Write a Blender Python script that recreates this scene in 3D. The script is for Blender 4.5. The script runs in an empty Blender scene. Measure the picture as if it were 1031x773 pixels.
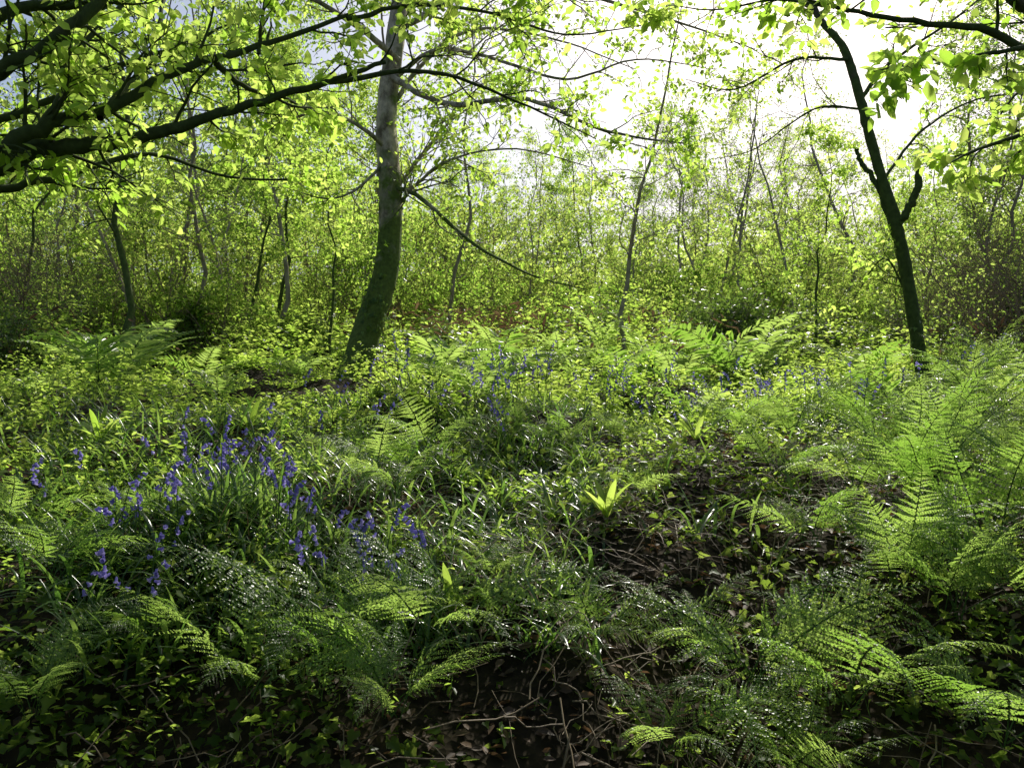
import bpy, math, numpy as np
rng=np.random.default_rng(11)
PI=math.pi
CAMZ=1.6; F=802.0
SAZ=math.radians(22); SEL=math.radians(41)
SUN=np.array([math.sin(SAZ)*math.cos(SEL),math.cos(SAZ)*math.cos(SEL),math.sin(SEL)])
UPN=np.array([0,0,.62])+SUN*.55      # leaves turn partly towards the light
def W(u,v,d):      # surveyed bearing/rise at distance d (metres) -> world position
    return np.array([(u-515.5)/F*d, d, CAMZ-(v-386.5)/F*d])
def nrm(a): return a/np.maximum(np.linalg.norm(a,axis=-1,keepdims=True),1e-9)

# ---------------------------------------------------------------- terrain
YS=[-40,-5,0,1,1.8,2.5,3.3,4.5,6,9,12,20,35,60,120,500]
ZS=[-.6,-.1,0,.1,.34,.66,.92,1.12,1.27,1.42,1.6,2.5,4.9,8.8,13,16]
def zt(x,y):
    x=np.asarray(x,float); y=np.asarray(y,float)
    z=np.interp(y,YS,ZS)
    n=np.clip(y/3,0.2,1)
    z=z+n*(0.06*np.sin(2.1*x+1.3*y)+.05*np.sin(3.7*x-2.2*y+1)+.03*np.sin(7.3*x+5.1*y)+.015*np.sin(13*x-11*y+2))
    m=np.clip((y-3.5)/3,0,1)
    z=z+m*(.09*np.sin(1.1*x-1.6*y+.5)+.06*np.sin(1.9*x+2.3*y))
    f=np.clip((y-10)/15,0,1)
    z=z+f*(.35*np.sin(.31*x+.2*y)+.2*np.sin(.8*x-.5*y+1))
    z=z+.07*np.exp(-((x-.5)/.7)**2-((y-3.3)/.6)**2)
    return z

# ---------------------------------------------------------------- mesh builder
class MB:
    def __init__(s): s.V=[];s.F=[];s.M=[];s.A=[];s.n=0;s.LP=[];s.LD=[]
    def add(s,V,F,mat=0,var=0.5):
        V=np.asarray(V,float); F=np.asarray(F,int)
        s.V.append(V); s.F.append(F+s.n); s.M.append(np.full(len(F),mat,int))
        s.A.append(np.broadcast_to(np.asarray(var,float),(len(V),)).copy()); s.n+=len(V)
    def mesh(s,name,mats,smooth=True):
        V=np.concatenate(s.V); me=bpy.data.meshes.new(name)
        loops=np.concatenate([f.ravel() for f in s.F]); tot=np.concatenate([np.full(len(f),f.shape[1]) for f in s.F])
        st=np.concatenate([[0],np.cumsum(tot)[:-1]])
        me.vertices.add(len(V)); me.vertices.foreach_set('co',V.astype(np.float32).ravel())
        me.loops.add(len(loops)); me.loops.foreach_set('vertex_index',loops.astype(np.int32))
        me.polygons.add(len(tot)); me.polygons.foreach_set('loop_start',st.astype(np.int32))
        try: me.polygons.foreach_set('loop_total',tot.astype(np.int32))
        except Exception: pass
        me.polygons.foreach_set('material_index',np.concatenate(s.M).astype(np.int32))
        me.polygons.foreach_set('use_smooth',np.full(len(tot),smooth))
        a=me.attributes.new('var','FLOAT','POINT'); a.data.foreach_set('value',np.concatenate(s.A).astype(np.float32))
        for m in mats: me.materials.append(m)
        me.update(calc_edges=True); me.validate()
        return me
    def obj(s,name,mats,smooth=True,loc=(0,0,0)):
        o=bpy.data.objects.new(name,s.mesh(name,mats,smooth)); bpy.context.scene.collection.objects.link(o); o.location=loc; return o
def inst(name,me,loc,rz=0,sc=1.0,rx=0,ry=0):
    o=bpy.data.objects.new(name,me); bpy.context.scene.collection.objects.link(o)
    o.location=loc; o.rotation_euler=(rx,ry,rz); o.scale=(sc,sc,sc) if np.isscalar(sc) else sc; return o

def tube(mb,pts,rad,k=6,mat=0,rough=0,var=.5,rs=rng):
    pts=np.asarray(pts,float); n=len(pts); rad=np.broadcast_to(np.asarray(rad,float),(n,))
    t=nrm(np.gradient(pts,axis=0)); m=nrm(t.mean(0)+1e-6)
    ref=np.eye(3)[np.argmin(np.abs(m))]
    s=nrm(np.cross(t,ref)); b=np.cross(t,s)
    a=np.arange(k)*2*PI/k
    R=rad[:,None]*(1+rough*rs.normal(0,1,(n,k)))
    V=pts[:,None]+R[...,None]*(np.cos(a)[None,:,None]*s[:,None]+np.sin(a)[None,:,None]*b[:,None])
    i=np.arange(n-1)[:,None]*k; j=np.arange(k)[None]; j2=(j+1)%k
    Fq=np.stack([i+j,i+j2,i+k+j2,i+k+j],-1).reshape(-1,4)
    mb.add(V.reshape(-1,3),Fq,mat,var)
def spline(P,per=6):
    P=np.asarray(P,float); Q=np.vstack([2*P[0]-P[1],P,2*P[-1]-P[-2]]); out=[]
    for i in range(1,len(Q)-2):
        p0,p1,p2,p3=Q[i-1:i+3]
        for t in np.arange(per)/per:
            out.append(.5*((2*p1)+(-p0+p2)*t+(2*p0-5*p1+4*p2-p3)*t*t+(-p0+3*p1-3*p2+p3)*t**3))
    out.append(P[-1]); return np.array(out)

LEAF=(np.array([(0,0,0),(.3,.45,.12),(.7,.36,.08),(1,0,-.2),(.7,-.36,.08),(.3,-.45,.12)]),[np.array([[0,1,2,3]]),np.array([[0,3,4,5]])])
DIA=(np.array([(0,0,0),(.45,.5,.1),(1,0,-.05),(.45,-.5,.1)]),[np.array([[0,1,2,3]])])
IVY=(np.array([(0,0,0),(-.14,.28,.03),(.2,.52,.1),(.42,.27,.03),(1,0,-.12),(.42,-.27,.03),(.2,-.52,.1),(-.14,-.28,.03)]),
     [np.array([[0,4,3,2,1]]),np.array([[0,7,6,5,4]])])
def bellT():
    a=np.arange(6)*PI/3; V=[]
    for x,r in((0,.12),(.2,.42),(.68,.42),(.88,.6),(1.0,.85)):
        for q in a: V.append((x,r*math.cos(q),r*math.sin(q)))
    Fq=[[i*6+j,i*6+(j+1)%6,(i+1)*6+(j+1)%6,(i+1)*6+j] for i in range(4) for j in range(6)]
    return (np.array(V),[np.array(Fq)])
BELL=bellT()
def scatter(mb,T,P,D,N,L,Wd,mat=0,var=None,rs=rng):
    n=len(P); 
    if n==0: return
    D=nrm(D); S=nrm(np.cross(N,D)); N2=np.cross(D,S); tv=T[0]; m=len(tv)
    L=np.broadcast_to(L,(n,)); Wd=np.broadcast_to(Wd,(n,))
    V=P[:,None]+L[:,None,None]*tv[None,:,0,None]*D[:,None]+Wd[:,None,None]*(tv[None,:,1,None]*S[:,None]+tv[None,:,2,None]*N2[:,None])
    if var is None: var=rs.random(n)
    base=mb.n; first=True
    vv=np.repeat(np.broadcast_to(var,(n,)),m)
    for Ft in T[1]:
        Fa=(np.arange(n)[:,None,None]*m+Ft[None]).reshape(-1,Ft.shape[1])
        if first: mb.add(V.reshape(-1,3),Fa,mat,vv); first=False
        else: mb.F.append(Fa+base); mb.M.append(np.full(len(Fa),mat,int))
def rdir(n,rs=rng): return nrm(rs.normal(0,1,(n,3)))

def straps(mb,P,az,el0,bend,L,Wd,mat=0,segs=7,var=None,prof=None,rs=rng):
    n=len(P); t=np.linspace(0,1,segs+1)
    el=el0[:,None]-bend[:,None]*t[None]**1.3
    h=np.stack([np.cos(az),np.sin(az),0*az],-1); s=np.stack([-np.sin(az),np.cos(az),0*az],-1)
    d=np.cos(el)[...,None]*h[:,None]+np.sin(el)[...,None]*np.array([0,0,1.])
    c=np.cumsum(d,1)*(L/segs)[:,None,None]; c=P[:,None]+c-c[:,:1]
    nn=np.cross(d,s[:,None]+0*d)
    if prof is None: prof=np.array([.55,.85,1,1,.95,.8,.5,.04]) if segs==7 else np.sin(np.linspace(.5,PI-.02,segs+1))
    w=Wd[:,None,None]*prof[None,:,None]*.5
    A=c+s[:,None]*w-nn*w*.35*1; B=c; C=c-s[:,None]*w-nn*w*.35
    V=np.stack([A,B,C],2).reshape(-1,3)
    i=(np.arange(segs)*3)[:,None]; q=np.concatenate([i+np.array([[0,1,4,3]]),i+np.array([[1,2,5,4]])])
    Fq=(np.arange(n)[:,None,None]*(segs+1)*3+q[None]).reshape(-1,4)
    if var is None: var=rs.random(n)
    mb.add(V,Fq,mat,np.repeat(var,(segs+1)*3))

# ---------------------------------------------------------------- materials
def newmat(name):
    m=bpy.data.materials.new(name); m.use_nodes=True; nt=m.node_tree; nt.nodes.clear(); return m,nt,nt.nodes,nt.links
def mixc(N,Lk,fac,a,b):
    x=N.new('ShaderNodeMix'); x.data_type='RGBA'
    if isinstance(fac,(int,float)): x.inputs[0].default_value=fac
    else: Lk.new(fac,x.inputs[0])
    for i,c in((6,a),(7,b)):
        if isinstance(c,tuple): x.inputs[i].default_value=(*c,1)
        else: Lk.new(c,x.inputs[i])
    return x.outputs[2]
def leafmat(name,cA,cB,tA,tB,tf=.55,rough=.4,spec=.5,far=False):
    m,nt,N,Lk=newmat(name)
    at=N.new('ShaderNodeAttribute'); at.attribute_name='var'
    ad=N.new('ShaderNodeMath'); ad.operation='MULTIPLY_ADD'; ad.use_clamp=True
    if far:
        oi=N.new('ShaderNodeObjectInfo'); src=oi.outputs['Random']; k=.55
    else:
        geo=N.new('ShaderNodeNewGeometry'); no=N.new('ShaderNodeTexNoise'); no.inputs['Scale'].default_value=1.3; no.inputs['Detail'].default_value=1
        Lk.new(geo.outputs['Position'],no.inputs['Vector']); src=no.outputs['Fac']; k=1.2
    sb=N.new('ShaderNodeMath'); sb.operation='SUBTRACT'; Lk.new(at.outputs['Fac'],sb.inputs[0]); sb.inputs[1].default_value=k*.5
    Lk.new(src,ad.inputs[0]); ad.inputs[1].default_value=k; Lk.new(sb.outputs[0],ad.inputs[2]); f=ad.outputs[0]
    if spec>0:
        d=N.new('ShaderNodeBsdfPrincipled'); Lk.new(mixc(N,Lk,f,cA,cB),d.inputs['Base Color']); d.inputs['Roughness'].default_value=rough; d.inputs['Specular IOR Level'].default_value=spec
    else:
        d=N.new('ShaderNodeBsdfDiffuse'); Lk.new(mixc(N,Lk,f,cA,cB),d.inputs['Color'])
    t=N.new('ShaderNodeBsdfTranslucent'); Lk.new(mixc(N,Lk,f,tA,tB),t.inputs['Color'])
    mx=N.new('ShaderNodeMixShader'); mx.inputs[0].default_value=tf; Lk.new(d.outputs[0],mx.inputs[1]); Lk.new(t.outputs[0],mx.inputs[2])
    o=N.new('ShaderNodeOutputMaterial'); Lk.new(mx.outputs[0],o.inputs['Surface']); return m
def barkmat(name,a,b,moss=None,mz=(0,1),scale=8,stretch=.35,bump=.6,mm=-.05):
    m,nt,N,Lk=newmat(name)
    tc=N.new('ShaderNodeTexCoord'); mp=N.new('ShaderNodeMapping'); mp.inputs['Scale'].default_value=(1,1,stretch); Lk.new(tc.outputs['Object'],mp.inputs[0])
    n1=N.new('ShaderNodeTexNoise'); n1.inputs['Scale'].default_value=scale; n1.inputs['Detail'].default_value=8; n1.inputs['Roughness'].default_value=.7; Lk.new(mp.outputs[0],n1.inputs['Vector'])
    r=N.new('ShaderNodeValToRGB'); r.color_ramp.elements[0].position=.38; r.color_ramp.elements[1].position=.6; r.color_ramp.elements[0].color=(*a,1); r.color_ramp.elements[1].color=(*b,1)
    Lk.new(n1.outputs['Fac'],r.inputs[0]); col=r.outputs[0]
    if moss:
        n2=N.new('ShaderNodeTexNoise'); n2.inputs['Scale'].default_value=3.5; n2.inputs['Detail'].default_value=6; Lk.new(tc.outputs['Object'],n2.inputs['Vector'])
        sx=N.new('ShaderNodeSeparateXYZ'); Lk.new(tc.outputs['Object'],sx.inputs[0])
        mr=N.new('ShaderNodeMapRange'); Lk.new(sx.outputs[2],mr.inputs[0]); mr.inputs[1].default_value=mz[0]; mr.inputs[2].default_value=mz[1]; mr.inputs[3].default_value=.55; mr.inputs[4].default_value=mm
        aa=N.new('ShaderNodeMath'); aa.operation='ADD'; Lk.new(n2.outputs['Fac'],aa.inputs[0]); Lk.new(mr.outputs[0],aa.inputs[1])
        rr=N.new('ShaderNodeValToRGB'); rr.color_ramp.elements[0].position=.45; rr.color_ramp.elements[1].position=.65; Lk.new(aa.outputs[0],rr.inputs[0])
        n3=N.new('ShaderNodeTexNoise'); n3.inputs['Scale'].default_value=22; n3.inputs['Detail'].default_value=5; Lk.new(tc.outputs['Object'],n3.inputs['Vector'])
        mc=mixc(N,Lk,n3.outputs['Fac'],tuple(c*.25 for c in moss),tuple(c*1.7 for c in moss))
        col=mixc(N,Lk,rr.outputs[0],col,mc)
    p=N.new('ShaderNodeBsdfPrincipled'); Lk.new(col,p.inputs['Base Color']); p.inputs['Roughness'].default_value=.85; p.inputs['Specular IOR Level'].default_value=.25
    bp=N.new('ShaderNodeBump'); bp.inputs['Strength'].default_value=bump; bp.inputs['Distance'].default_value=.05; Lk.new(n1.outputs['Fac'],bp.inputs['Height']); Lk.new(bp.outputs[0],p.inputs['Normal'])
    o=N.new('ShaderNodeOutputMaterial'); Lk.new(p.outputs[0],o.inputs['Surface']); return m
def flatbark(name,c):
    m,nt,N,Lk=newmat(name); tc=N.new('ShaderNodeTexCoord'); n1=N.new('ShaderNodeTexNoise'); n1.inputs['Scale'].default_value=7; n1.inputs['Detail'].default_value=3; Lk.new(tc.outputs['Object'],n1.inputs['Vector'])
    d=N.new('ShaderNodeBsdfDiffuse'); Lk.new(mixc(N,Lk,n1.outputs['Fac'],tuple(x*.25 for x in c),tuple(x*1.6 for x in c)),d.inputs['Color'])
    o=N.new('ShaderNodeOutputMaterial'); Lk.new(d.outputs[0],o.inputs['Surface']); return m

M_can=leafmat('canopy_leaf',(.05,.1,.014),(.09,.15,.025),(.44,.72,.07),(.76,.93,.2),.74,.5,.3)
M_far=leafmat('far_leaf',(.05,.1,.022),(.1,.15,.035),(.34,.58,.07),(.74,.87,.2),.7,spec=0,far=True)
M_farherb=leafmat('shrub_leaf',(.05,.1,.018),(.1,.16,.03),(.32,.58,.06),(.74,.88,.18),.68,spec=0,far=True)
M_fern=leafmat('fern_leaf',(.04,.09,.018),(.08,.14,.03),(.34,.6,.07),(.62,.84,.18),.56,.33,.65)
M_herb=leafmat('herb_leaf',(.045,.1,.016),(.09,.15,.03),(.4,.65,.06),(.72,.88,.17),.65,.38,.5)
M_bush=leafmat('bush_leaf',(.025,.06,.014),(.06,.11,.022),(.16,.3,.03),(.4,.6,.1),.45,.35,.5)
M_ivy=leafmat('ivy_leaf',(.015,.038,.01),(.038,.078,.018),(.07,.16,.02),(.24,.4,.05),.32,.27,.7)
M_strap=leafmat('strap_leaf',(.03,.07,.018),(.055,.115,.03),(.18,.38,.05),(.46,.66,.12),.46,.26,.7)
M_bell=leafmat('bluebell_petal',(.24,.21,.52),(.36,.32,.66),(.34,.29,.76),(.52,.47,.9),.5,spec=0)
M_stem=leafmat('green_stem',(.06,.12,.03),(.1,.16,.05),(.15,.3,.04),(.2,.35,.05),.2,spec=0)
M_dead=leafmat('dead_stalk',(.1,.07,.04),(.32,.24,.15),(.1,.06,.03),(.25,.17,.08),.15,.6,.3)
M_litter=leafmat('dead_leaf',(.05,.034,.02),(.15,.095,.055),(.1,.06,.03),(.3,.17,.08),.3,.6,.3)
M_bracken=leafmat('dead_bracken_frond',(.08,.05,.03),(.17,.11,.065),(.14,.08,.04),(.3,.2,.1),.3,spec=0)
M_bark_dark=barkmat('dark_bark',(.03,.024,.018),(.14,.11,.08),(.06,.085,.025),(-2,7),10)
M_bark_ash=barkmat('mossy_bark',(.03,.026,.018),(.13,.11,.08),(.08,.115,.028),(0,5),10,mm=.0)
M_bark_birch=barkmat('pale_bark',(.17,.135,.1),(.66,.57,.47),(.13,.18,.04),(.5,3.6),6,.6,bump=1.)
M_bark_far=flatbark('thin_bark',(.28,.22,.15))
M_bark_pale=flatbark('grey_bark',(.42,.36,.28))
def groundmat():
    m,nt,N,Lk=newmat('woodland_soil')
    tc=N.new('ShaderNodeTexCoord')
    n1=N.new('ShaderNodeTexNoise'); n1.inputs['Scale'].default_value=2.2; n1.inputs['Detail'].default_value=9; n1.inputs['Roughness'].default_value=.7; Lk.new(tc.outputs['Object'],n1.inputs['Vector'])
    n2=N.new('ShaderNodeTexVoronoi'); n2.inputs['Scale'].default_value=28; Lk.new(tc.outputs['Object'],n2.inputs['Vector'])
    r=N.new('ShaderNodeValToRGB'); e=r.color_ramp.elements; e[0].position=.35; e[0].color=(.016,.012,.008,1); e[1].position=.7; e[1].color=(.08,.055,.032,1)
    x=e.new(.52); x.color=(.035,.028,.015,1); Lk.new(n1.outputs['Fac'],r.inputs[0])
    mu=N.new('ShaderNodeMix'); mu.data_type='RGBA'; mu.blend_type='MULTIPLY'; mu.inputs[0].default_value=.5; Lk.new(r.outputs[0],mu.inputs[6]); Lk.new(n2.outputs['Distance'],mu.inputs[7])
    p=N.new('ShaderNodeBsdfPrincipled'); Lk.new(mu.outputs[2],p.inputs['Base Color']); p.inputs['Roughness'].default_value=.95; p.inputs['Specular IOR Level'].default_value=.1
    bp=N.new('ShaderNodeBump'); bp.inputs['Strength'].default_value=.8; bp.inputs['Distance'].default_value=.03; Lk.new(n2.outputs['Distance'],bp.inputs['Height']); Lk.new(bp.outputs[0],p.inputs['Normal'])
    o=N.new('ShaderNodeOutputMaterial'); Lk.new(p.outputs[0],o.inputs['Surface']); return m

# ---------------------------------------------------------------- ground
gx=np.concatenate([-np.geomspace(500,8,40),np.linspace(-7.9,7.9,200),np.geomspace(8,500,40)])
gy=np.concatenate([np.linspace(-40,0.5,20),np.linspace(.6,14,190),np.geomspace(14.3,500,80)])
X,Y=np.meshgrid(gx,gy); Z=zt(X,Y)
nx,ny=len(gx),len(gy); idx=np.arange(nx*ny).reshape(ny,nx)
g=MB(); g.add(np.stack([X,Y,Z],-1).reshape(-1,3),np.stack([idx[:-1,:-1],idx[:-1,1:],idx[1:,1:],idx[1:,:-1]],-1).reshape(-1,4))
g.obj('woodland_ground',[groundmat()])

# ---------------------------------------------------------------- branching
def shoot(mb,rs,p,d,L,r,lev,o):
    n=6 if lev>0 else 4
    pts=[np.array(p,float)]; d=nrm(np.array(d,float)); st=L/n
    for i in range(n):
        d=nrm(d+rs.normal(0,o.get('wob',.16),3)+np.array([0,0,o.get('up',.03)]))
        pts.append(pts[-1]+d*st)
    pts=np.array(pts)
    tube(mb,pts,np.linspace(r,max(r*.35,.0025),n+1),5 if lev>0 else 3,0,rs=rs)
    dirs=np.gradient(pts,axis=0)
    if lev>0:
        k=o['kids'][lev-1]; k=max(1,int(k*rs.uniform(.7,1.3)))
        for t in rs.uniform(.18,1,k):
            i=min(int(t*n),n-1); q=pts[i]+(pts[i+1]-pts[i])*(t*n-i)
            dd=nrm(dirs[i]); pe=nrm(np.cross(dd,rs.normal(0,1,3))); pe[2]*=o.get('flat',.6)
            a=rs.uniform(.6,1.1)
            shoot(mb,rs,q,dd*math.cos(a)+pe*math.sin(a),L*rs.uniform(.35,.6)*(1.15-.5*t),r*.5*(1.1-.5*t),lev-1,o)
    if lev<=o.get('leaflev',1):
        m=rs.poisson(o['leaves']*(1 if lev==0 else .6))
        if m>0:
            t=rs.uniform(.15,1,m)*n; i=np.minimum(t.astype(int),n-1)
            q=pts[i]+(pts[i+1]-pts[i])*(t-i)[:,None]+rs.normal(0,o.get('jit',.04),(m,3))
            mb.LP.append(q); mb.LD.append(nrm(dirs[i])*.5+nrm(rs.normal(0,1,(m,3)))*.9+np.array([0,0,-.3]))
def flush(mb,rs,size,T=LEAF,mat=1,asp=.62,tilt=.5,up=UPN):
    if not mb.LP: return
    P=np.concatenate(mb.LP); D=np.concatenate(mb.LD); n=len(P)
    N=up+rs.normal(0,tilt,(n,3)); L=size*rs.uniform(.5,1.2,n)
    scatter(mb,T,P,D,N,L,L*asp*rs.uniform(.8,1.1,n),mat,rs=rs); mb.LP=[];mb.LD=[]
def limb(mb,rs,P,r0,r1,nshoot,o,k=8,L=(.5,1.2),tmin=.1,lev=1,rough=.05,updir=0.15,power=1):
    pts=spline(P,6); n=len(pts); t=np.linspace(0,1,n); rad=r0+(r1-r0)*t**power
    pts=pts+rs.normal(0,.45,(n,3))*rad[:,None]*.5
    tube(mb,pts,rad,k,0,rough,rs=rs); dirs=np.gradient(pts,axis=0)
    for tt in rs.uniform(tmin,1,nshoot):
        f=tt*(n-1); i=min(int(f),n-2); q=pts[i]+(pts[i+1]-pts[i])*(f-i); dd=nrm(dirs[i])
        pe=nrm(np.cross(dd,rs.normal(0,1,3))); pe[2]=pe[2]*.6+updir; a=rs.uniform(.6,1.2)
        l=rs.uniform(*L)*(1.1-.5*tt)
        shoot(mb,rs,q,dd*math.cos(a)+pe*math.sin(a),l,min(rad[i]*.5,.006+.01*l),lev,o)
    return pts
def tree_mesh(seed,H,r,bare_to,spread,nb,o,size,mats,lean=.05,T=LEAF,lev=2,wig=.02):
    rs=np.random.default_rng(seed); mb=MB(); n=12
    t=np.linspace(0,1,n+1); wx=np.cumsum(rs.normal(0,wig*H/3,n+1)); wy=np.cumsum(rs.normal(0,wig*H/3,n+1))
    P=np.stack([wx-wx[0]+lean*H*t,wy-wy[0],H*t-.15],-1)
    rad=r*(1-.85*t)*(1+.5*np.exp(-t*25)); tube(mb,P,rad,8,0,.04,rs=rs)
    for tt in bare_to+(1-bare_to)*rs.random(nb)**.9:
        i=min(int(tt*n),n-1); q=P[i]+(P[i+1]-P[i])*(tt*n-i); a=rs.uniform(0,2*PI); el=rs.uniform(.1,.9)
        L=spread*rs.uniform(.5,1.1)*(1.15-.75*tt)
        shoot(mb,rs,q,(math.cos(a)*math.cos(el),math.sin(a)*math.cos(el),math.sin(el)),L,rad[i]*.35,lev,o)
    flush(mb,rs,size,T,up=np.array([0,0,1.]),tilt=.7); return mb.mesh('tree_mesh',mats)
def shrub_mesh(seed,H,nst,o,size,mats,T=LEAF,spread=.5,r=.02,lev=2):
    rs=np.random.default_rng(seed); mb=MB()
    for i in range(nst):
        a=rs.uniform(0,2*PI); e=rs.uniform(.15,spread)
        shoot(mb,rs,(rs.normal(0,.12),rs.normal(0,.12),-.08),(math.cos(a)*e,math.sin(a)*e,1),H*rs.uniform(.6,1.05),r*rs.uniform(.6,1.2),lev,o)
    flush(mb,rs,size,T,up=np.array([0,0,1.]),tilt=.7); return mb.mesh('shrub_mesh',mats)

oT=dict(kids=[6,6],leaves=6,jit=.14,up=.03,flat=.6,wob=.17)
far_trees=[tree_mesh(s,H,r,b,sp,nb,oT,.14,[M_bark_far,M_far],T=DIA,wig=.04) for s,H,r,b,sp,nb in((1,10,.08,.2,2.4,26),(2,12,.1,.2,2.8,28),(3,8,.05,.15,2.2,22),(4,11,.08,.2,2.4,24))]
oS=dict(kids=[8,8],leaves=1.3,jit=.08,up=.05,flat=.8,wob=.22)
sparse_trees=[tree_mesh(s,H,r,b,sp,nb,oS,.12,[M_bark_pale,M_far],T=DIA,wig=.06) for s,H,r,b,sp,nb in((5,9,.06,.15,3.0,26),(6,11,.08,.15,3.4,28))]
oH=dict(kids=[6,7],leaves=6,jit=.07,up=.03,flat=.8,wob=.18)
shrubs=[shrub_mesh(s,H,n,oH,.105,[M_bark_far,M_farherb],spread=sp,T=DIA) for s,H,n,sp in((11,2.4,9,.7),(12,3.6,9,.5),(13,1.7,11,.9))]
oB=dict(kids=[6,7],leaves=1.0,jit=.03,up=.03,flat=.9,wob=.28)
bares=[shrub_mesh(s,3.4,15,oB,.07,[M_bark_far,M_far],spread=.7,r=.014) for s in(15,16)]
oD=dict(kids=[7,8],leaves=8,jit=.09,up=.0,flat=.9,wob=.22)
darkbush=shrub_mesh(17,1.5,12,oD,.085,[M_bark_far,M_bush],T=IVY,spread=.9)

def place(name,mes,x,y,sc=1.0,lean=.06):
    inst(name,mes[int(rng.integers(len(mes)))],(x,y,float(zt(x,y))),rng.uniform(0,2*PI),sc*rng.uniform(.85,1.15),rng.normal(0,lean),rng.normal(0,lean))
def strat(n,u0,u1,y0,y1):
    us=u0+(np.arange(n)+rng.random(n))/n*(u1-u0); return [( (u-515)/F*y,y) for u,y in zip(us,rng.uniform(y0,y1,n))]
for x,y in strat(24,-120,400,20,42): place('birch_tree',far_trees,x,y)
for x,y in strat(7,400,640,30,50): place('birch_tree',far_trees,x,y,.6)
for x,y in strat(6,410,660,24,36): place('hawthorn_tree',sparse_trees,x,y,.7)
for x,y in strat(12,640,910,26,46): place('hawthorn_tree',sparse_trees,x,y,.95)
for x,y in strat(5,640,910,36,52): place('birch_tree',far_trees,x,y,.7)
for x,y in strat(10,890,1180,17,30): place('ash_tree',far_trees,x,y,.6)
for x,y in strat(4,880,1100,16,24): place('hawthorn_tree',sparse_trees,x,y,.65)
for x,y in strat(16,-100,400,14.5,19): place('hazel_shrub',shrubs,x,y,rng.uniform(.5,.9))
for x,y in strat(36,-100,1130,17,25): place('hazel_shrub',shrubs,x,y,rng.uniform(.6,1.05))
for x,y in strat(42,-100,1130,25,40): place('hazel_shrub',shrubs,x,y,rng.uniform(.9,1.5))
for u,y in((1010,12),(960,15),(1045,13),(1075,10.5),(60,17),(20,14)):
    place('bare_thicket',bares,(u-515)/F*y,y,.9)
for u,y,s in((765,13.5,1.0),(730,14.5,.95),(600,15,.9),(820,16.5,.8),(30,12,.7),(1020,8.5,.6),(640,19,1.2),(990,15,1.1),(930,17,1.),(200,16,.9),(450,16,.7),(100,17,1.)):
    place('ivy_bush',[darkbush],(u-515)/F*y,y,s)
# the wood carries on behind and beside the path where the photographer stands
for x,y,s in((-5,-3.5,.8),(-1.5,-5,.9),(2.5,-4,.8),(6,-3,.8),(-9,-1,.9),(9.5,0,.9),(0,-9,1.),(5,-9,1.),(-6,-9,1.),(-12,4,.9),(13,5,.9),(-11,9,.9)):
    place('beech_tree',far_trees,x,y,s)
for x,y in((-3,-3),(0,-3.4),(3,-3.2),(5.5,-2),(-5.5,-1.5),(1.5,-5),(-1.5,-6)): place('hazel_shrub',shrubs,x,y,1.1)
mb=MB(); nc=1500; y=rng.uniform(40,85,nc); b=rng.uniform(-.95,.95,nc); x=b*y; z0=zt(x,y)
top=np.interp(b,[-.9,-.25,-.1,.15,.3,.5,.9],[12,10,7,4.5,5.5,7,9])+1.5*np.sin(x*.35)+1.2*np.sin(x*.8+y*.3)
hc=z0+np.clip(top,1.5,30)*rng.random(nc)**.8; m=44
c=np.repeat(np.stack([x,y,hc],-1),m,0)+rdir(nc*m)*(rng.random(nc*m)**.5*1.5)[:,None]*[1.2,1,.7]
scatter(mb,DIA,c,rdir(nc*m),UPN+rng.normal(0,.5,(nc*m,3)),rng.uniform(.2,.42,nc*m),rng.uniform(.15,.28,nc*m),0,np.clip(np.repeat(rng.random(nc),m)*.8+.2*rng.random(nc*m),0,1))
mb.obj('distant_woodland',[M_far])

# ---------------------------------------------------------------- main leaning tree
def custom_tree(name,seed,trunkP,r0,r1,limbs,o,size,mats,k=14,rough=.05,extra=None):
    rs=np.random.default_rng(seed); mb=MB(); base=np.array(trunkP[0],float)
    pts=spline(trunkP,8); n=len(pts); t=np.linspace(0,1,n)
    tube(mb,pts-base,(r0+(r1-r0)*t)*(1+.45*np.exp(-t*14)),k,0,rough,rs=rs)
    for P,a,b,ns,oo,LL in limbs:
        limb(mb,rs,np.array(P)-base,a,b,ns,oo,L=LL)
    if extra: extra(mb,rs,base)
    flush(mb,rs,size); return mb.obj(name,mats,loc=tuple(base))
oC=dict(kids=[5,5],leaves=4.5,jit=.05,up=.02,flat=.5,wob=.16,leaflev=1)
oC1=dict(kids=[7],leaves=6,jit=.06,up=.01,flat=.5,wob=.2,leaflev=1)
oCs=dict(kids=[7],leaves=3.,jit=.05,up=.01,flat=.6,wob=.24,leaflev=1)
oCb=dict(kids=[6],leaves=.8,jit=.03,up=.01,flat=.6,wob=.25,leaflev=1)
mt=W(350,372,11.5); mt[2]=float(zt(mt[0],mt[1]))-.1
MT=[mt,W(371,330,11.5),W(389,270,11.6),W(393,190,11.7),W(389,120,11.8),W(398,40,11.9),W(408,-60,12),W(405,-220,12.3),W(420,-380,12.5)]
def ivytrunk(mb,rs,base):
    pts=spline(np.array(MT[:5])-base,12); n=2400; i=rs.integers(0,len(pts),n); a=rs.uniform(0,2*PI,n)
    h=np.stack([np.cos(a),np.sin(a),0*a],-1); t=i/len(pts); clump=.5+.5*np.sin(a*2+t*14)+.4*np.sin(t*31+a)
    keep=rs.random(n)<np.where(t<.8,.75-.75*t,.08)*clump
    P=(pts[i]+h*(.22+.07*rs.random(n))[:,None]+rs.normal(0,.03,(n,3)))[keep]; h=h[keep]
    scatter(mb,IVY,P,h*.4+np.array([0,0,-1.])+rdir(len(P),rs)*.6,h+rdir(len(P),rs)*.5,.055,.055,2,rs=rs)
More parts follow.
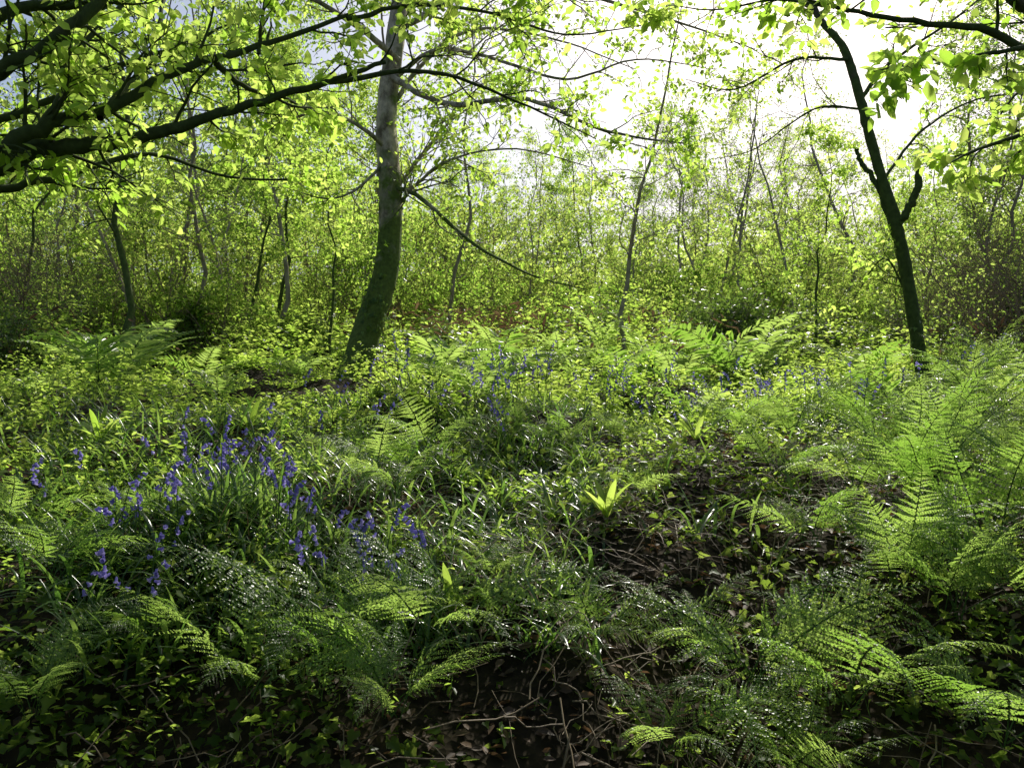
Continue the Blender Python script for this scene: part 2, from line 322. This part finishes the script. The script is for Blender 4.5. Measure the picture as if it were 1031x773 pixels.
custom_tree('leaning_birch_tree',21,MT,.21,.09,[
 ([W(391,75,11.8),W(450,105,11),W(530,100,10.3),W(610,132,9.8),W(700,146,9.3)],.05,.008,20,oC1,(.5,1.2)),
 ([W(393,185,11.7),W(425,200,11.3),W(470,240,11),W(530,275,10.7),W(592,292,10.5)],.04,.006,14,oCb,(.4,1.0)),
 ([W(400,60,11.8),W(350,20,11),W(290,-10,10.5),W(210,-20,10)],.05,.012,16,oC1,(.6,1.3)),
 ([W(392,150,11.7),W(350,120,11.2),W(310,115,11),W(250,140,10.5)],.035,.008,14,oC1,(.6,1.2)),
 ([W(400,30,11.9),W(470,-5,11.5),W(560,-10,11),W(660,15,10.6),W(760,50,10.2)],.05,.008,26,oCs,(.6,1.4)),
 ([W(392,110,11.8),W(430,60,12.2),W(480,30,12.5),W(560,40,12.8),W(640,70,13)],.04,.008,20,oC1,(.6,1.2)),
 ([W(394,215,11.7),W(420,185,11.5),W(455,160,11.3),W(520,150,11),W(600,170,10.8)],.03,.006,20,oCs,(.5,1.1)),
 ([W(396,80,11.8),W(440,50,11.2),W(500,60,10.8),W(570,80,10.4),W(640,60,10),W(720,70,9.8)],.035,.005,26,oCs,(.6,1.2)),
 ([W(390,160,11.7),W(360,190,11.4),W(330,200,11.2),W(290,190,11)],.025,.006,12,oC1,(.5,1.0)),
 ([W(392,200,11.7),W(430,150,12),W(470,110,12.2),W(540,90,12.5)],.03,.006,16,oC1,(.5,1.1)),
 ([W(408,-60,12),W(480,-140,11),W(600,-180,10),W(700,-190,9)],.08,.01,12,oC,(.8,1.8)),
 ([W(408,-60,12),W(350,-140,11),W(200,-180,10),W(80,-200,9)],.08,.01,12,oC,(.8,1.8)),
 ([W(406,-200,12.2),W(480,-330,12.5),W(560,-420,13)],.07,.01,7,oC,(.8,1.8)),
 ([W(406,-200,12.2),W(330,-330,12.5),W(260,-420,13)],.07,.01,7,oC,(.8,1.8)),
],oC,.095,[M_bark_birch,M_can,M_bush],extra=ivytrunk)

# ---------------------------------------------------------------- left near tree with big overhanging limbs
b0=np.array([-4.3,4.6,0.]); b0[2]=float(zt(b0[0],b0[1]))-.1
oN=dict(kids=[7],leaves=4.6,jit=.035,up=.0,flat=.45,wob=.2,leaflev=1)
oN2=dict(kids=[5,6],leaves=5.5,jit=.04,up=.0,flat=.45,wob=.17,leaflev=1)
J=b0+np.array([.2,.1,1.9]); J2=b0+np.array([.15,.2,2.4]); J3=b0+np.array([.1,.2,3.2])
custom_tree('overhanging_tree',31,[b0,b0+[.1,.05,.8],J,J3,b0+[.3,.3,5],b0+[.1,.6,7.5]],.17,.05,[
 ([J,W(-60,185,4.5),W(0,165,4.5),W(60,148,4.5),W(120,142,4.5),W(180,128,4.5),W(240,108,4.55),W(320,86,4.6),W(388,62,4.7)],.068,.012,13,oN,(.3,.7)),
 ([J2,W(-60,170,4.3),W(0,150,4.3),W(60,122,4.4),W(110,108,4.5),W(180,70,4.6),W(260,48,4.8),W(350,15,5)],.058,.012,15,oN,(.3,.8)),
 ([J2,W(-70,90,4.2),W(0,72,4.2),W(70,30,4.2),W(120,-20,4.3)],.055,.025,8,oN,(.4,.9)),
 ([J2,W(-60,130,4.9),W(30,110,5),W(110,70,5.2),W(170,50,5.4),W(230,25,5.6)],.035,.007,14,oN,(.3,.8)),
 ([J,W(-50,205,4.7),W(0,190,4.8),W(60,178,5),W(150,155,5.4),W(230,178,5.8),W(330,182,6.2)],.035,.005,11,oN,(.3,.7)),
 ([J3,W(-60,40,4.4),W(20,10,4.4),W(110,5,4.5)],.055,.02,8,oN,(.4,.9)),
 ([W(215,62,4.7),W(250,90,4.9),W(290,100,5.1),W(330,128,5.3)],.02,.005,6,oN,(.3,.6)),
 ([W(330,83,4.65),W(430,72,5),W(520,102,5.4),W(600,140,5.8)],.018,.004,12,oCb,(.3,.8)),
 ([W(260,55,4.8),W(265,10,4.8),W(275,-30,4.8)],.012,.008,3,oN,(.3,.6)),
 ([W(350,20,5),W(420,5,5.2),W(500,15,5.4),W(570,35,5.6),W(650,25,5.8)],.016,.004,18,oN,(.3,.7)),
 ([W(100,118,4.5),W(150,60,5.1),W(165,0,5.6),W(180,-50,6)],.022,.01,8,oN,(.3,.8)),
 ([W(20,158,4.5),W(60,100,4.8),W(80,50,5),W(150,-20,5.4)],.03,.012,6,oN,(.3,.8)),
 ([J3,b0+[1.5,.8,4.0],b0+[3.2,1.4,4.4],b0+[4.8,2,4.6]],.08,.012,24,oN2,(.6,1.3)),
 ([b0+[.3,.3,5],b0+[1.5,0,5.8],b0+[3,.2,6.2]],.06,.01,18,oN2,(.6,1.3)),
 ([b0+[.3,.3,5],b0+[-.8,-.6,5.8],b0+[-1.8,-1,6.2]],.06,.01,8,oN2,(.6,1.3)),
 ([b0+[.1,.6,7.5],b0+[1.4,1.6,8],b0+[2.8,2.4,8.3]],.045,.01,12,oN2,(.6,1.3)),
],oN,.08,[M_bark_dark,M_can])

# ---------------------------------------------------------------- right dark broken tree
rb=W(938,412,8.2); rb[2]=float(zt(rb[0],rb[1]))-.1
RT=[rb,W(928,370,8.2),W(915,290,8.2),W(902,225,8.2),W(882,160,8.3),W(866,100,8.4),W(850,50,8.6),W(820,10,8.9),W(790,-60,9.2)]
def ivyash(mb,rs,base):
    pts=spline(np.array(RT[:4])-base,12); n=500; i=rs.integers(0,len(pts),n); a=rs.uniform(0,2*PI,n)
    h=np.stack([np.cos(a),np.sin(a),0*a],-1); t=i/len(pts); keep=rs.random(n)<(.7-.6*t)*(.6+.5*np.sin(t*20+a))
    P=(pts[i]+h*(.08+.05*rs.random(n))[:,None])[keep]; h=h[keep]
    scatter(mb,IVY,P,h*.4+np.array([0,0,-1.])+rdir(len(P),rs)*.6,h+rdir(len(P),rs)*.5,.045,.045,2,rs=rs)
custom_tree('slender_ash_tree',41,RT,.075,.03,[
 ([W(902,228,8.2),W(912,215,8.15),W(922,195,8.1),W(928,168,8.1)],.045,.036,0,oCs,(.3,.5)),
 ([W(905,250,8.2),W(885,190,8.3),W(868,165,8.4),W(862,150,8.4)],.035,.02,0,oCs,(.3,.5)),
 ([W(866,100,8.4),W(900,60,8.6),W(960,20,8.8),W(1020,-30,9)],.025,.006,12,oCs,(.5,1.0)),
 ([W(855,60,8.5),W(800,60,8.8),W(740,90,9.2),W(690,80,9.6)],.02,.004,14,oCs,(.5,1.0)),
 ([W(890,180,8.3),W(930,130,8.5),W(985,100,8.6),W(1040,95,8.8)],.018,.005,12,oCs,(.5,1.0)),
 ([W(870,110,8.4),W(820,110,8.7),W(760,150,9),W(720,160,9.3)],.014,.003,10,oCb,(.5,1.0)),
 ([W(915,300,8.2),W(890,260,8.4),W(860,300,8.6)],.015,.004,6,oCs,(.3,.7)),
 ([W(820,10,8.9),W(700,-60,9.2),W(600,-100,9.5)],.03,.008,10,oCs,(.7,1.4)),
],oCs,.08,[M_bark_ash,M_can,M_bush],k=10,rough=.09,extra=ivyash)

# ---------------------------------------------------------------- right near tree reaching over the top right
c0=np.array([5.0,5.2,0.]); c0[2]=float(zt(c0[0],c0[1]))-.1
oR=dict(kids=[6],leaves=3.2,jit=.03,up=-.01,flat=.45,wob=.17,leaflev=1)
custom_tree('sycamore_tree',51,[c0,c0+[-.1,0,1.5],c0+[-.2,.1,3.2],c0+[-.1,.4,5],c0+[0,.8,8]],.2,.06,[
 ([c0+[-.2,.1,2.9],W(1080,70,4.9),W(1000,32,4.8),W(920,22,4.7),W(840,8,4.6),W(790,-8,4.5)],.035,.005,11,oR,(.3,.7)),
 ([W(840,8,4.6),W(780,0,4.9),W(720,10,5.2),W(670,5,5.5)],.01,.003,8,oR,(.3,.6)),
 ([c0+[-.2,.1,2.5],W(1090,110,5),W(1031,135,4.9),W(985,150,4.8),W(955,165,4.7)],.025,.004,13,oR,(.25,.5)),
 ([c0+[-.2,.1,3.2],W(1060,10,4.9),W(1000,-15,4.8),W(960,-30,4.7)],.05,.015,8,oR,(.3,.7)),
 ([c0+[-.2,.1,3.2],W(1060,40,3.9),W(990,55,3.8),W(930,62,3.7),W(880,72,3.6)],.016,.003,8,oR,(.2,.4)),
 ([c0+[-.15,.3,4.4],c0+[-1.2,.8,5.3],c0+[-2.4,1.2,5.8],c0+[-3.6,1.4,6]],.07,.01,20,oN2,(.7,1.5)),
 ([c0+[-.15,.3,4.2],c0+[-1.5,-.2,4.9],c0+[-2.8,-.4,5.2]],.06,.01,18,oN2,(.7,1.4)),
 ([c0+[0,.6,6],c0+[-1.2,1.6,7],c0+[-2.2,2.4,7.4]],.05,.01,11,oN2,(.7,1.5)),
 ([c0+[0,.6,6],c0+[1.2,.6,7],c0+[2.2,.4,7.4]],.05,.01,10,oN2,(.7,1.5)),
],oR,.095,[M_bark_dark,M_can])

oM=dict(kids=[5,5],leaves=5.5,jit=.07,up=.03,flat=.6,wob=.19)
mid=[tree_mesh(s,H,r,b,sp,nb,oM,.1,[M_bark_ash,M_can],wig=.04) for s,H,r,b,sp,nb in((61,7,.055,.3,1.7,18),(62,6,.04,.3,1.5,16))]
mid2=[tree_mesh(s,H,r,b,sp,nb,dict(oM,leaves=1.6),.09,[M_bark_pale,M_can],lean=.01,wig=.05) for s,H,r,b,sp,nb in((63,6.5,.05,.3,1.4,15),(64,7.5,.055,.3,1.4,15))]
for u,y,mm,s in((122,12.5,mid,1.25),(330,13,mid,.8),(10,15,mid,1.),(622,13,mid2,.85),(250,16,mid,.9),(275,17,mid,.8),(455,18,mid2,1),(160,20,mid,1),(720,20,mid2,.8),(800,17,mid2,.9),(220,19,mid2,1),(290,16,mid2,1),(235,17,mid2,1.),(180,18,mid2,1.1),(820,15,mid,.75),(145,15,mid2,.9),(205,15.5,mid2,.9),(50,18,mid2,1),(745,24,mid2,1.2),(980,17,mid2,.9)):
    place('sapling',mm,(u-515)/F*y,y,s,.1)

# ---------------------------------------------------------------- ferns
def frond(mb,rs,base,az,L,el0,el1,width,npair,npin,simple=False,roll=0.):
    n=24; t=np.linspace(0,1,n+1); el=el0+(el1-el0)*t**1.25
    azz=az+rs.normal(0,.25)*t
    d=np.stack([np.cos(el)*np.cos(azz),np.cos(el)*np.sin(azz),np.sin(el)],-1)
    c=np.cumsum(d,0)*L/n; c=c-c[0]+base
    s0=np.stack([-np.sin(azz),np.cos(azz),0*azz],-1); nn=np.cross(d,s0)
    s=s0*math.cos(roll)+nn*math.sin(roll); nn=np.cross(d,s)
    tube(mb,c,np.linspace(.0035,.001,n+1)*(L/.7),3,1,rs=rs)
    tp0=np.clip(np.linspace(.18,.99,npair)**.95+rs.normal(0,.004,npair),.1,.995)
    v0=rs.random()
    for sg in(1,-1):
        tp=np.clip(tp0+(.012 if sg>0 else 0)+rs.normal(0,.003,npair),.1,.995)
        prof=np.where(tp<.36,(tp/.36)**.8,(1-(tp-.36)/.64)**.95+.02)
        ip=tp*n; i0=np.minimum(ip.astype(int),n-1); f=(ip-i0)[:,None]
        p=c[i0]*(1-f)+c[i0+1]*f; D=d[i0]; S=s[i0]; N=nn[i0]
        Lp=width*prof*rs.uniform(.8,1.12,npair)*(rs.random(npair)>.04); Lp=np.maximum(Lp,.004); a=(.25+.5*tp)[:,None]+rs.normal(0,.1,(npair,1))
        pd=nrm(sg*S*np.cos(a)+D*np.sin(a)-N*(.12+rs.normal(0,.12,(npair,1))))
        sp=L*.85/npair
        if simple:
            scatter(mb,LEAF,p,pd,N,Lp,sp*.9,0,np.clip(v0+rs.normal(0,.15,npair),0,1),rs=rs); continue
        u=(np.arange(npin)+.6)/npin
        q=p[:,None]+pd[:,None]*(Lp[:,None]*u)[...,None]-N[:,None]*(.3*Lp[:,None]*u**2)[...,None]+D[:,None]*(.18*Lp[:,None]*u**2)[...,None]
        pl=sp*.66*(1-u*.82)[None]*np.clip(prof,.35,1)[:,None]*rs.uniform(.8,1.12,(npair,npin))
        w=(Lp/npin)[:,None]*1.2*np.ones((1,npin))
        for s2 in(1,-1):
            ax=nrm(np.cross(N,pd))*s2
            dd=nrm(ax[:,None]+pd[:,None]*.6+rs.normal(0,.18,(npair,npin,3)))
            scatter(mb,DIA,q.reshape(-1,3),dd.reshape(-1,3),np.repeat(N,npin,0)+rs.normal(0,.28,(npair*npin,3)),pl.ravel(),w.ravel(),0,np.clip(v0+rs.normal(0,.18,npair*npin),0,1),rs=rs)
def fern_mesh(seed,nf,L,simple=False,up=1.2,tip=0.):
    rs=np.random.default_rng(seed); mb=MB()
    for i in range(nf):
        az=2*PI*(i+rs.uniform(-.4,.4))/nf
        l=L*rs.uniform(.65,1.1)
        frond(mb,rs,np.array([rs.normal(0,.03),rs.normal(0,.03),0]),az,l,min(up*rs.uniform(.7,1.15),1.5),rs.uniform(-.6,.2)+tip,l*rs.uniform(.19,.25),18 if simple else 25,12,simple,rs.normal(0,.35))
    return mb.mesh('fern_mesh',[M_fern,M_stem],smooth=False)
ferns=[fern_mesh(71,8,.62),fern_mesh(72,7,.7),fern_mesh(73,8,.58),fern_mesh(74,7,.75,up=1.35),fern_mesh(75,8,.62,up=1.),fern_mesh(76,6,.68)]
ferns_up=[fern_mesh(77,8,.72,up=1.5,tip=.45),fern_mesh(78,7,.78,up=1.45,tip=.35),fern_mesh(79,9,.68,up=1.4,tip=.3)]
fsimple=[fern_mesh(81,8,.8,True,1.3),fern_mesh(82,9,.7,True,1.2),fern_mesh(83,6,.9,True,1.45)]
def fern(u,y,s=1.,dz=0.05):
    x=(u-515)/F*y; L=ferns_up if (u>870 and y>2.5) else ferns; me=L[int(rng.integers(len(L)))]
    inst('fern',me,(x,y,float(zt(x,y))+dz),rng.uniform(0,6.28),s*rng.uniform(.92,1.08),rng.normal(0,.12),rng.normal(0,.12))
for u,y,s in((330,2.5,1.05),(430,2.6,.95),(250,2.4,.8),(390,2.25,.8),(60,2.9,.8),(130,3.3,.6),(20,3.4,.85),(760,2.5,1.05),(850,2.4,.95),(690,2.7,.7),(800,2.2,.75),(900,2.9,.8),(960,2.7,.85),(1040,2.6,.9),(1000,2.2,.85),
              (1000,3.1,1.),(930,3.6,1.0),(1030,3.7,1.1),(860,3.9,.9),(780,4.0,.85),(820,3.2,.8),(640,3.5,.5),(600,2.6,.5),(380,4.4,.95),(430,4.7,.95),(350,5,.8),(400,3.9,.7),(960,4.6,1.2),(1060,4.5,1.2),(880,5.2,1.05),(800,5.4,.95),(150,2.6,.55),(560,4.9,.7),(490,2.9,.45),(985,5.5,1.2),(740,4.9,.85),(920,4.2,1.),(520,5.4,.8),(620,5.2,.7),(30,2.3,.6),(1050,3.2,1.),(670,2.25,.55)):
    fern(u,y,s)
for u,y,s in((100,7.5,1.2),(125,7.8,1.3),(140,8.5,1.2),(440,7.5,1.),(470,8.5,1.1),(540,9.5,1.1),(680,10,1.4),(745,10,1.5),(765,10.4,1.5),(730,9.4,1.3),(690,11,1.4),(650,12,1.2),(620,8.4,.8),(830,7.6,1.),(900,7,1),(960,7.5,1.1),(1000,8.8,1.2),(40,9,1),(220,8,.8),(300,9.5,.9),(500,11,1.2),(560,12,1.2),(850,10.5,1.1),(420,10,1.),(200,11,1.1),(60,11.5,1),(480,6.2,.7),(700,6.6,.7),(1020,6.4,1.),(780,8,.9),(600,13,1.3),(800,12,1.3),(530,13.5,1.3),(450,13,1.2),(870,9,1.1),(480,11.5,1.2),(640,10.5,1.2),(700,12.5,1.4),(760,12,1.4),(580,10.5,1.1),(510,7.8,.9)):
    x=(u-515)/F*y; inst('fern',fsimple[int(rng.integers(3))],(x,y,float(zt(x,y))+.1),rng.uniform(0,6.28),s*.98,rng.normal(0,.1),rng.normal(0,.1))

# ---------------------------------------------------------------- hart's tongue fern rosettes
for u,y,n,L in((455,2.75,7,.22),(610,3.3,11,.22),(100,4.6,8,.32),(560,3.5,6,.2),(700,4.6,7,.25),(250,5.2,7,.28)):
    x=(u-515)/F*y; rs=np.random.default_rng(int(u)); mb=MB(); az=np.arange(n)*2*PI/n+rs.normal(0,.3,n)
    straps(mb,np.zeros((n,3)),az,rs.uniform(.7,1.45,n),rs.uniform(.2,1.3,n),L*rs.uniform(.6,1.1,n),.034*rs.uniform(.8,1.2,n),0,7,prof=np.array([.3,.7,.9,1,1,.9,.65,.05]),rs=rs)
    mb.obj('harts_tongue_fern',[M_herb],loc=(x,y,float(zt(x,y))+.03))

# ---------------------------------------------------------------- bluebells
mb=MB()
BC=[(235,3.4,12,.14),(285,3.2,9,.13),(335,3.0,8,.11),(112,3.05,5,.08),(190,3.1,7,.12),(50,3.6,3,.08),(170,2.8,3,.1),(375,2.8,3,.07),(432,2.85,4,.07),(110,2.65,3,.06),(205,4.1,4,.15),(260,4.4,5,.2),
    (385,6.2,10,.3),(470,5.8,9,.3),(525,6.5,13,.3),(650,7,12,.3),(700,6.8,10,.25),(765,6.4,10,.15),(810,6.2,7,.25),(970,6,8,.2),(480,4.9,4,.2),(870,5.8,6,.25),(330,5.5,5,.3),(600,6,7,.4)]
for u,y,n,sp in BC:
    x=(u-515)/F*y
    for k in range(n):
        bx,by=x+rng.normal(0,sp),y+rng.normal(0,sp); h=rng.uniform(.24,.42)+(.14 if y>4.5 else 0); a=rng.uniform(0,2*PI); hd=np.array([math.cos(a),math.sin(a),0])
        b=np.array([bx,by,float(zt(bx,by))]); t=np.linspace(0,1,9)
        pts=b+np.outer(t,[0,0,h])+np.outer(t**3*.08,hd)+np.outer(-np.clip(t-.8,0,1)**2*.9,[0,0,1.])
        tube(mb,pts,np.linspace(.003,.0013,9),4,1)
        nb=int(rng.integers(5,10)); tt=np.linspace(.68,1,nb)*8; i=np.minimum(tt.astype(int),7); q=pts[i]+(pts[i+1]-pts[i])*(tt-i)[:,None]
        D=hd*.7+rng.normal(0,.45,(nb,3))+np.array([0,0,-.75]); D=nrm(D); q=q+D*.005
        scatter(mb,BELL,q,D,rdir(nb),rng.uniform(.016,.022,nb),.011,0)
mb.obj('bluebell_patch',[M_bell,M_stem])
mb=MB(); P=[]
for u,y,n,sp in BC:
    x=(u-515)/F*y; m=n*7; P.append(np.stack([x+rng.normal(0,sp*1.3,m),y+rng.normal(0,sp*1.3,m)],-1))
m=1300; yy=rng.uniform(2.5,5.5,m); uu=rng.uniform(40,600,m); P.append(np.stack([(uu-515)/F*yy,yy],-1))
m=1000; yy=rng.uniform(3.2,9,m); uu=rng.uniform(0,1031,m); P.append(np.stack([(uu-515)/F*yy,yy],-1))
P=np.concatenate(P); P=np.repeat(P,3,0)+rng.normal(0,.02,(len(P)*3,2)); P=np.column_stack([P,zt(P[:,0],P[:,1])-.01]); n=len(P)
straps(mb,P,rng.uniform(0,2*PI,n),rng.uniform(.7,1.5,n),rng.uniform(.5,2.0,n),rng.uniform(.13,.32,n),rng.uniform(.007,.017,n))
mb.obj('bluebell_foliage',[M_strap])

# ---------------------------------------------------------------- low ground cover
def field(n,y0,y1,umin=-150,umax=1180,pw=1.):
    y=y0+(y1-y0)*rng.random(n)**pw; u=rng.uniform(umin,umax,n); x=(u-515)/F*y; return x,y
def patch(x,y,a=1.): return np.clip(.5+.5*np.sin(2.3*a*x+1.7*y)+.45*np.sin(3.9*y-2.9*a*x+1)+.3*np.sin(6*x+5*y),0,1.3)
mb=MB()
x,y=field(42000,1.2,8); z=zt(x,y); hh=patch(x,y)
keep=(rng.random(len(x))<.15+.85*hh)&(rng.random(len(x))>.5*np.exp(-((x-.65)/.9)**2-((y-2.6)/.7)**2)); x,y,z,hh=x[keep],y[keep],z[keep],hh[keep]; n=len(x)
h=rng.random(n)**1.5*(.02+.14*hh); L=rng.uniform(.018,.05,n)
scatter(mb,IVY,np.column_stack([x,y,z+h]),np.column_stack([rng.normal(0,1,(n,2)),rng.normal(-.2,.4,n)]),np.array([0,-.2,1.])+rng.normal(0,.5,(n,3)),L,L*.85)
mb.obj('ivy_ground_cover',[M_ivy])
def sprigs(n,y0,y1,H,nl,size,T,umin=-150,umax=1180,pw=1.):
    x,y=field(n,y0,y1,umin,umax,pw); k=rng.random(n)<.2+patch(x,y,.8); x,y=x[k],y[k]
    n=len(x); z=zt(x,y); mod=np.clip(.75+.45*np.sin(1.3*x+.9*y)+.4*np.sin(2.7*x-1.9*y+2),.25,1.8)
    hgt=H*rng.uniform(.5,1.1,n)*mod; lean=rng.normal(0,.2,(n,2))
    b=np.column_stack([x,y,z])
    st=np.concatenate([lean*1.,np.ones((n,1))],1)
    t=rng.uniform(.25,1,(n,nl)); t[:,0]=1
    P=b[:,None]+st[:,None]*(hgt[:,None]*t)[...,None]; a=rng.uniform(0,2*PI,(n,nl))
    D=np.stack([np.cos(a),np.sin(a),rng.normal(-.1,.3,(n,nl))],-1); L=size*rng.uniform(.6,1.15,(n,nl))*(1.25-.5*t)
    v=np.repeat(rng.random(n),nl)*.6+.4*rng.random(n*nl)
    scatter(mb,T,P.reshape(-1,3),D.reshape(-1,3),UPN+rng.normal(0,.45,(n*nl,3)),L.ravel(),L.ravel()*.5,0,v)
    V=np.stack([b+[.0015,0,0],b-[.0015,0,0],b+st*hgt[:,None]],1).reshape(-1,3); mb.add(V,np.arange(3*n).reshape(-1,3),1,.5)
sprigs(2800,3.8,7,.2,9,.05,LEAF)
sprigs(900,2.2,3.8,.13,7,.038,LEAF)
sprigs(7000,6,13,.34,10,.07,LEAF)
mb.obj('woodland_herbs',[M_herb,M_stem])
mb=MB()
sprigs(17000,12,30,.9,10,.13,DIA)
sprigs(8000,28,60,1.8,9,.3,DIA)
mb.obj('bramble_undergrowth',[M_herb,M_stem])
mb=MB(); x,y=field(15000,1.2,9); n=len(x); L=rng.uniform(.02,.06,n)
scatter(mb,LEAF,np.column_stack([x,y,zt(x,y)+rng.uniform(.005,.035,n)]),np.column_stack([rng.normal(0,1,(n,2)),rng.normal(0,.15,n)]),np.array([0,0,1.])+rng.normal(0,.45,(n,3)),L,L*.5)
mb.obj('leaf_litter',[M_litter])
mb=MB()
for u,y0,s,k in((520,14.5,1.1,350),(470,17,1.4,400),(640,17,1.3,300),(700,15,.7,160),(560,21,2,700),(60,12,.9,120),(1000,12,1.2,150),(690,11,.5,60),(420,15,.9,150)):
    x=(u-515)/F*y0+rng.normal(0,s,k); y=y0+rng.normal(0,s*.6,k)
    scatter(mb,LEAF,np.column_stack([x,y,zt(x,y)+rng.uniform(.25,1.1,k)]),np.column_stack([rng.normal(0,1,(k,2)),rng.normal(-.4,.4,k)]),UPN+rng.normal(0,.5,(k,3)),rng.uniform(.1,.26,k),rng.uniform(.02,.06,k))
mb.obj('dead_bracken',[M_bracken])
mb=MB()
P=[]
for i in range(40):
    y=rng.uniform(2.3,8); u=rng.uniform(30,1010); x=(u-515)/F*y; P.append(np.stack([x+rng.normal(0,.06,26),y+rng.normal(0,.06,26)],-1))
P=np.concatenate(P); n=len(P); straps(mb,np.column_stack([P,zt(P[:,0],P[:,1])]),rng.uniform(0,2*PI,n),rng.uniform(.3,1.4,n),rng.uniform(.5,1.8,n),rng.uniform(.1,.35,n),rng.uniform(.002,.005,n))
mb.obj('dry_grass',[M_dead])
mb=MB()
for i in range(650):
    y=rng.uniform(1.9,4.4); u=rng.uniform(0,1031) if i%3==0 else rng.normal(700,150); x=(u-515)/F*y; a=rng.uniform(0,2*PI); L=rng.uniform(.08,.4); t=np.linspace(-.5,.5,6)
    px=x+math.cos(a)*L*t; py=y+math.sin(a)*L*t; pz=zt(px,py)+.02+rng.uniform(0,.09)+rng.normal(0,.3)*t*L+rng.normal(0,.008,6)
    tube(mb,np.column_stack([px+rng.normal(0,.01,6),py,pz]),rng.uniform(.0008,.003),4,0,var=rng.random())
mb.obj('fallen_twigs',[M_dead])

# ---------------------------------------------------------------- light, sky, camera
w=bpy.data.worlds.new('World'); bpy.context.scene.world=w; w.use_nodes=True; N=w.node_tree.nodes; bg=N['Background']
sk=N.new('ShaderNodeTexSky'); sk.sky_type='NISHITA'; sk.sun_disc=False; sk.sun_elevation=SEL; sk.sun_rotation=SAZ; sk.dust_density=3.0; sk.air_density=1.0
w.node_tree.links.new(sk.outputs[0],bg.inputs[0]); bg.inputs[1].default_value=.12
from mathutils import Vector
l=bpy.data.lights.new('sun','SUN'); l.energy=5; l.angle=math.radians(.5); l.color=(1,.96,.86)
lo=bpy.data.objects.new('sun',l); bpy.context.scene.collection.objects.link(lo); lo.rotation_euler=Vector(SUN).to_track_quat('Z','Y').to_euler()
cd=bpy.data.cameras.new('camera'); co=bpy.data.objects.new('camera',cd); bpy.context.scene.collection.objects.link(co)
co.location=(0,0,CAMZ); co.rotation_euler=(PI/2,0,0); cd.sensor_width=36; cd.lens=28; cd.clip_end=2000; cd.clip_start=.05
sc=bpy.context.scene; sc.camera=co; sc.view_settings.view_transform='Standard'; sc.view_settings.look='None'; sc.view_settings.exposure=0
